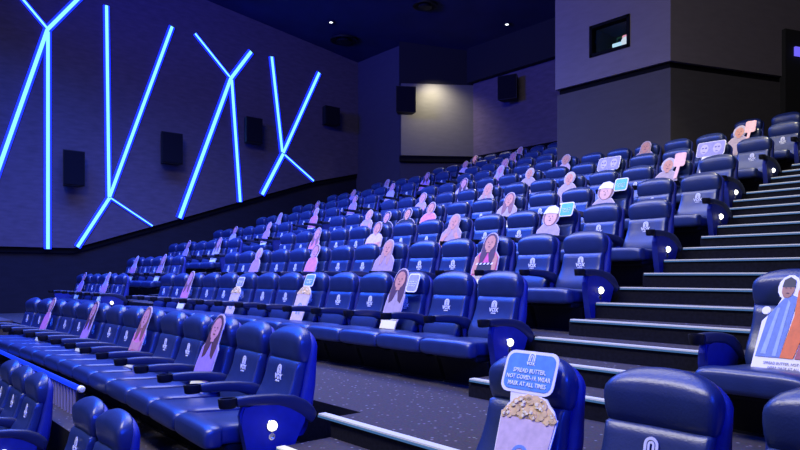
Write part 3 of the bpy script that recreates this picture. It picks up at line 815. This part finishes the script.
for (px, lab) in DL:
    p = ceil_hit(*px)
    t = thing('ceiling_spotlight', 'small round recessed ceiling ' + lab, 'ceiling light', p - Vector((0, 0, .02)), 0, 'ceiling spotlights')
    bm = bmesh.new(); lathe(bm, [(.10, .0), (.10, -.03), (.06, -.03), (.06, 0)], 18); finish(bm, 'trim_ring', M['dark_metal'], t)
    bm = bmesh.new(); lathe(bm, [(.05, -.005), (.05, -.025), (.001, -.03)], 14); finish(bm, 'lens', M['lamp_white'], t)
for (px, r_, lab) in (((344, 38), .45, 'dark round ceiling vent near the left wall'), ((425, 3), .35, 'dark round ceiling vent at the top photo edge')):
    p = ceil_hit(*px)
    t = thing('ceiling_vent', lab, 'vent', p - Vector((0, 0, .0)), 0, 'ceiling vents')
    bm = bmesh.new(); lathe(bm, [(r_*.5, .05), (r_, -.05), (r_, -.10), (r_*.9, -.10), (r_*.8, -.06), (.001, -.06)], 22); finish(bm, 'diffuser', M['black'], t, True)
    bm = bmesh.new(); lathe(bm, [(r_*.5, -.06), (r_*.55, -.14), (.001, -.15)], 18); finish(bm, 'cone', M['black'], t, True)

# ------------------------------------------------------------------ railing in front of the lowest aisle
t = thing('railing', 'black railing with glowing blue top bar at the left, ending beside the seat pair', 'railing', (-6.62, 1.73, ZZ))
bm = bmesh.new(); tube(bm, [(0, 0, .80), (-6, 0, .80)], .026, 12); finish(bm, 'top_bar', M['led_rail'], t, True)
bm = bmesh.new(); lathe(bm, [(.001, .0), (.034, 0), (.034, .03), (.025, .05), (.001, .055)], 12, Matrix.Translation((0, 0, .80)) @ Matrix.Rotation(PI/2, 4, 'Y')); finish(bm, 'end_cap', M['cream'], t, True)
bm = bmesh.new(); box(bm, -6, 0, -.02, .02, .08, .12); finish(bm, 'bottom_rail', M['dark_metal'], t)
for i in range(4):
    bm = bmesh.new(); box(bm, -.05-i*1.4, .0-i*1.4, -.025, .025, 0, .77); finish(bm, 'post', M['black'], t)
M['baluster'] = mat('grey_violet_baluster', (.34, .30, .40), .5, .2)
for i in range(22):
    x = -.20-.115*i
    bm = bmesh.new(); tube(bm, [(x, 0, .10), (x, 0, .77)], .016, 8); finish(bm, 'baluster', M['baluster'], t, True)

# low partition at the left end of the row before the walkway
bm = bmesh.new(); box(bm, -18.5, -12.45, 1.9, 2.15, AZ, AZ+.56); box(bm, -18.55, -12.4, 1.85, 2.2, AZ+.56, AZ+.60)
tag(finish(bm, 'low_partition_wall', M['booth_lower']), 'low grey partition left of the row before the walkway, left photo edge', 'partition')

# ------------------------------------------------------------------ lights
def area(name, loc, target, size, energy, color, sizey=None, spread=None):
    l = bpy.data.lights.new(name, 'AREA'); l.energy = energy; l.color = color; l.size = size
    if sizey: l.shape = 'RECTANGLE'; l.size_y = sizey
    if spread: l.spread = spread
    o = bpy.data.objects.new(name, l); COL.objects.link(o); o.location = loc
    o.rotation_euler = (Vector(target)-Vector(loc)).to_track_quat('-Z', 'Y').to_euler()
    return o
def spot(name, loc, target, energy, color, angle, blend=.6, r=.08):
    l = bpy.data.lights.new(name, 'SPOT'); l.energy = energy; l.color = color; l.spot_size = math.radians(angle); l.spot_blend = blend; l.shadow_soft_size = r
    o = bpy.data.objects.new(name, l); COL.objects.link(o); o.location = loc
    o.rotation_euler = (Vector(target)-Vector(loc)).to_track_quat('-Z', 'Y').to_euler()
    return o
# added dim fill from the unseen screen end of the hall
area('front_fill', (-6, -8.5, 3), (-8, 6, 0), 12, 110, (.80, .82, 1.0), 5)
# blue light of the hall, strongest over the left half
area('blue_wash_left', (-13.2, 3.5, 7.7), (-12.2, 5.2, -1), 6, 2700, (.006, .10, 1.0), 8, math.radians(125))
area('blue_wash_right', (-4.5, 2.2, 7.9), (-5, 3.0, 0), 5, 230, (.006, .10, 1.0), 5, math.radians(88))
area('blue_right_wall', (2.6, 1.5, 3.0), (-6, 3.6, .2), 5, 330, (.006, .05, 1.0), 2.5, math.radians(70))
area('blue_ceiling_fill', (-14, -1.0, 5.8), (-14, 6, 9), 3, 900, (.010, .02, 1.0), 2, math.radians(95))  # unseen area lamp added to turn the ceiling blue
# pale house lights above the tiers
area('house_light', (-9.5, 6.0, 7.9), (-9.5, 6.2, 0), 10, 500, (.95, .93, .96), 4, math.radians(115))
area('house_light_front', (-4.5, -.8, 7.6), (-4.5, 3.2, -1), 7, 1000, (1, .95, .88), 2)
# warm downlights at the back right
spot('downlight_stairs', (-4.5, 10.6, 7.6), (-4.5, 10.2, 2), 1500, (1, .88, .55), 62, .9)
spot('downlight_rear', (-10.0, 13.8, 6.6), (-10.0, 12.2, 2.5), 500, (1, .88, .66), 80)
spot('downlight_corner', (-15.15, 14.2, 6.35), (-15.6, 14.8, 4.4), 330, (1, .90, .68), 125, 1.0, .15)
w = bpy.data.worlds.new('hall_dark'); SC.world = w; w.use_nodes = True
w.node_tree.nodes['Background'].inputs[0].default_value = (.004, .006, .03, 1); w.node_tree.nodes['Background'].inputs[1].default_value = .3

# ------------------------------------------------------------------ camera
cam = bpy.data.cameras.new('camera'); co = bpy.data.objects.new('camera', cam); COL.objects.link(co)
cam.sensor_width = 36; cam.lens = 665/800*36
cam.shift_y = (275.5-225)/800
cam.clip_start = .05; cam.clip_end = 100
co.rotation_euler = (PI/2, 0, YAW)
SC.camera = co
SC.view_settings.view_transform = 'Standard'; SC.view_settings.look = 'None'; SC.view_settings.gamma = 1; SC.view_settings.use_curve_mapping = False
SC.view_settings.exposure = -0.12
try: SC.cycles.use_denoising = True
except Exception: pass
for key, o in SEATS.items():
    if key not in USED:
        for c in list(o.children_recursive): bpy.data.objects.remove(c)
        bpy.data.objects.remove(o)
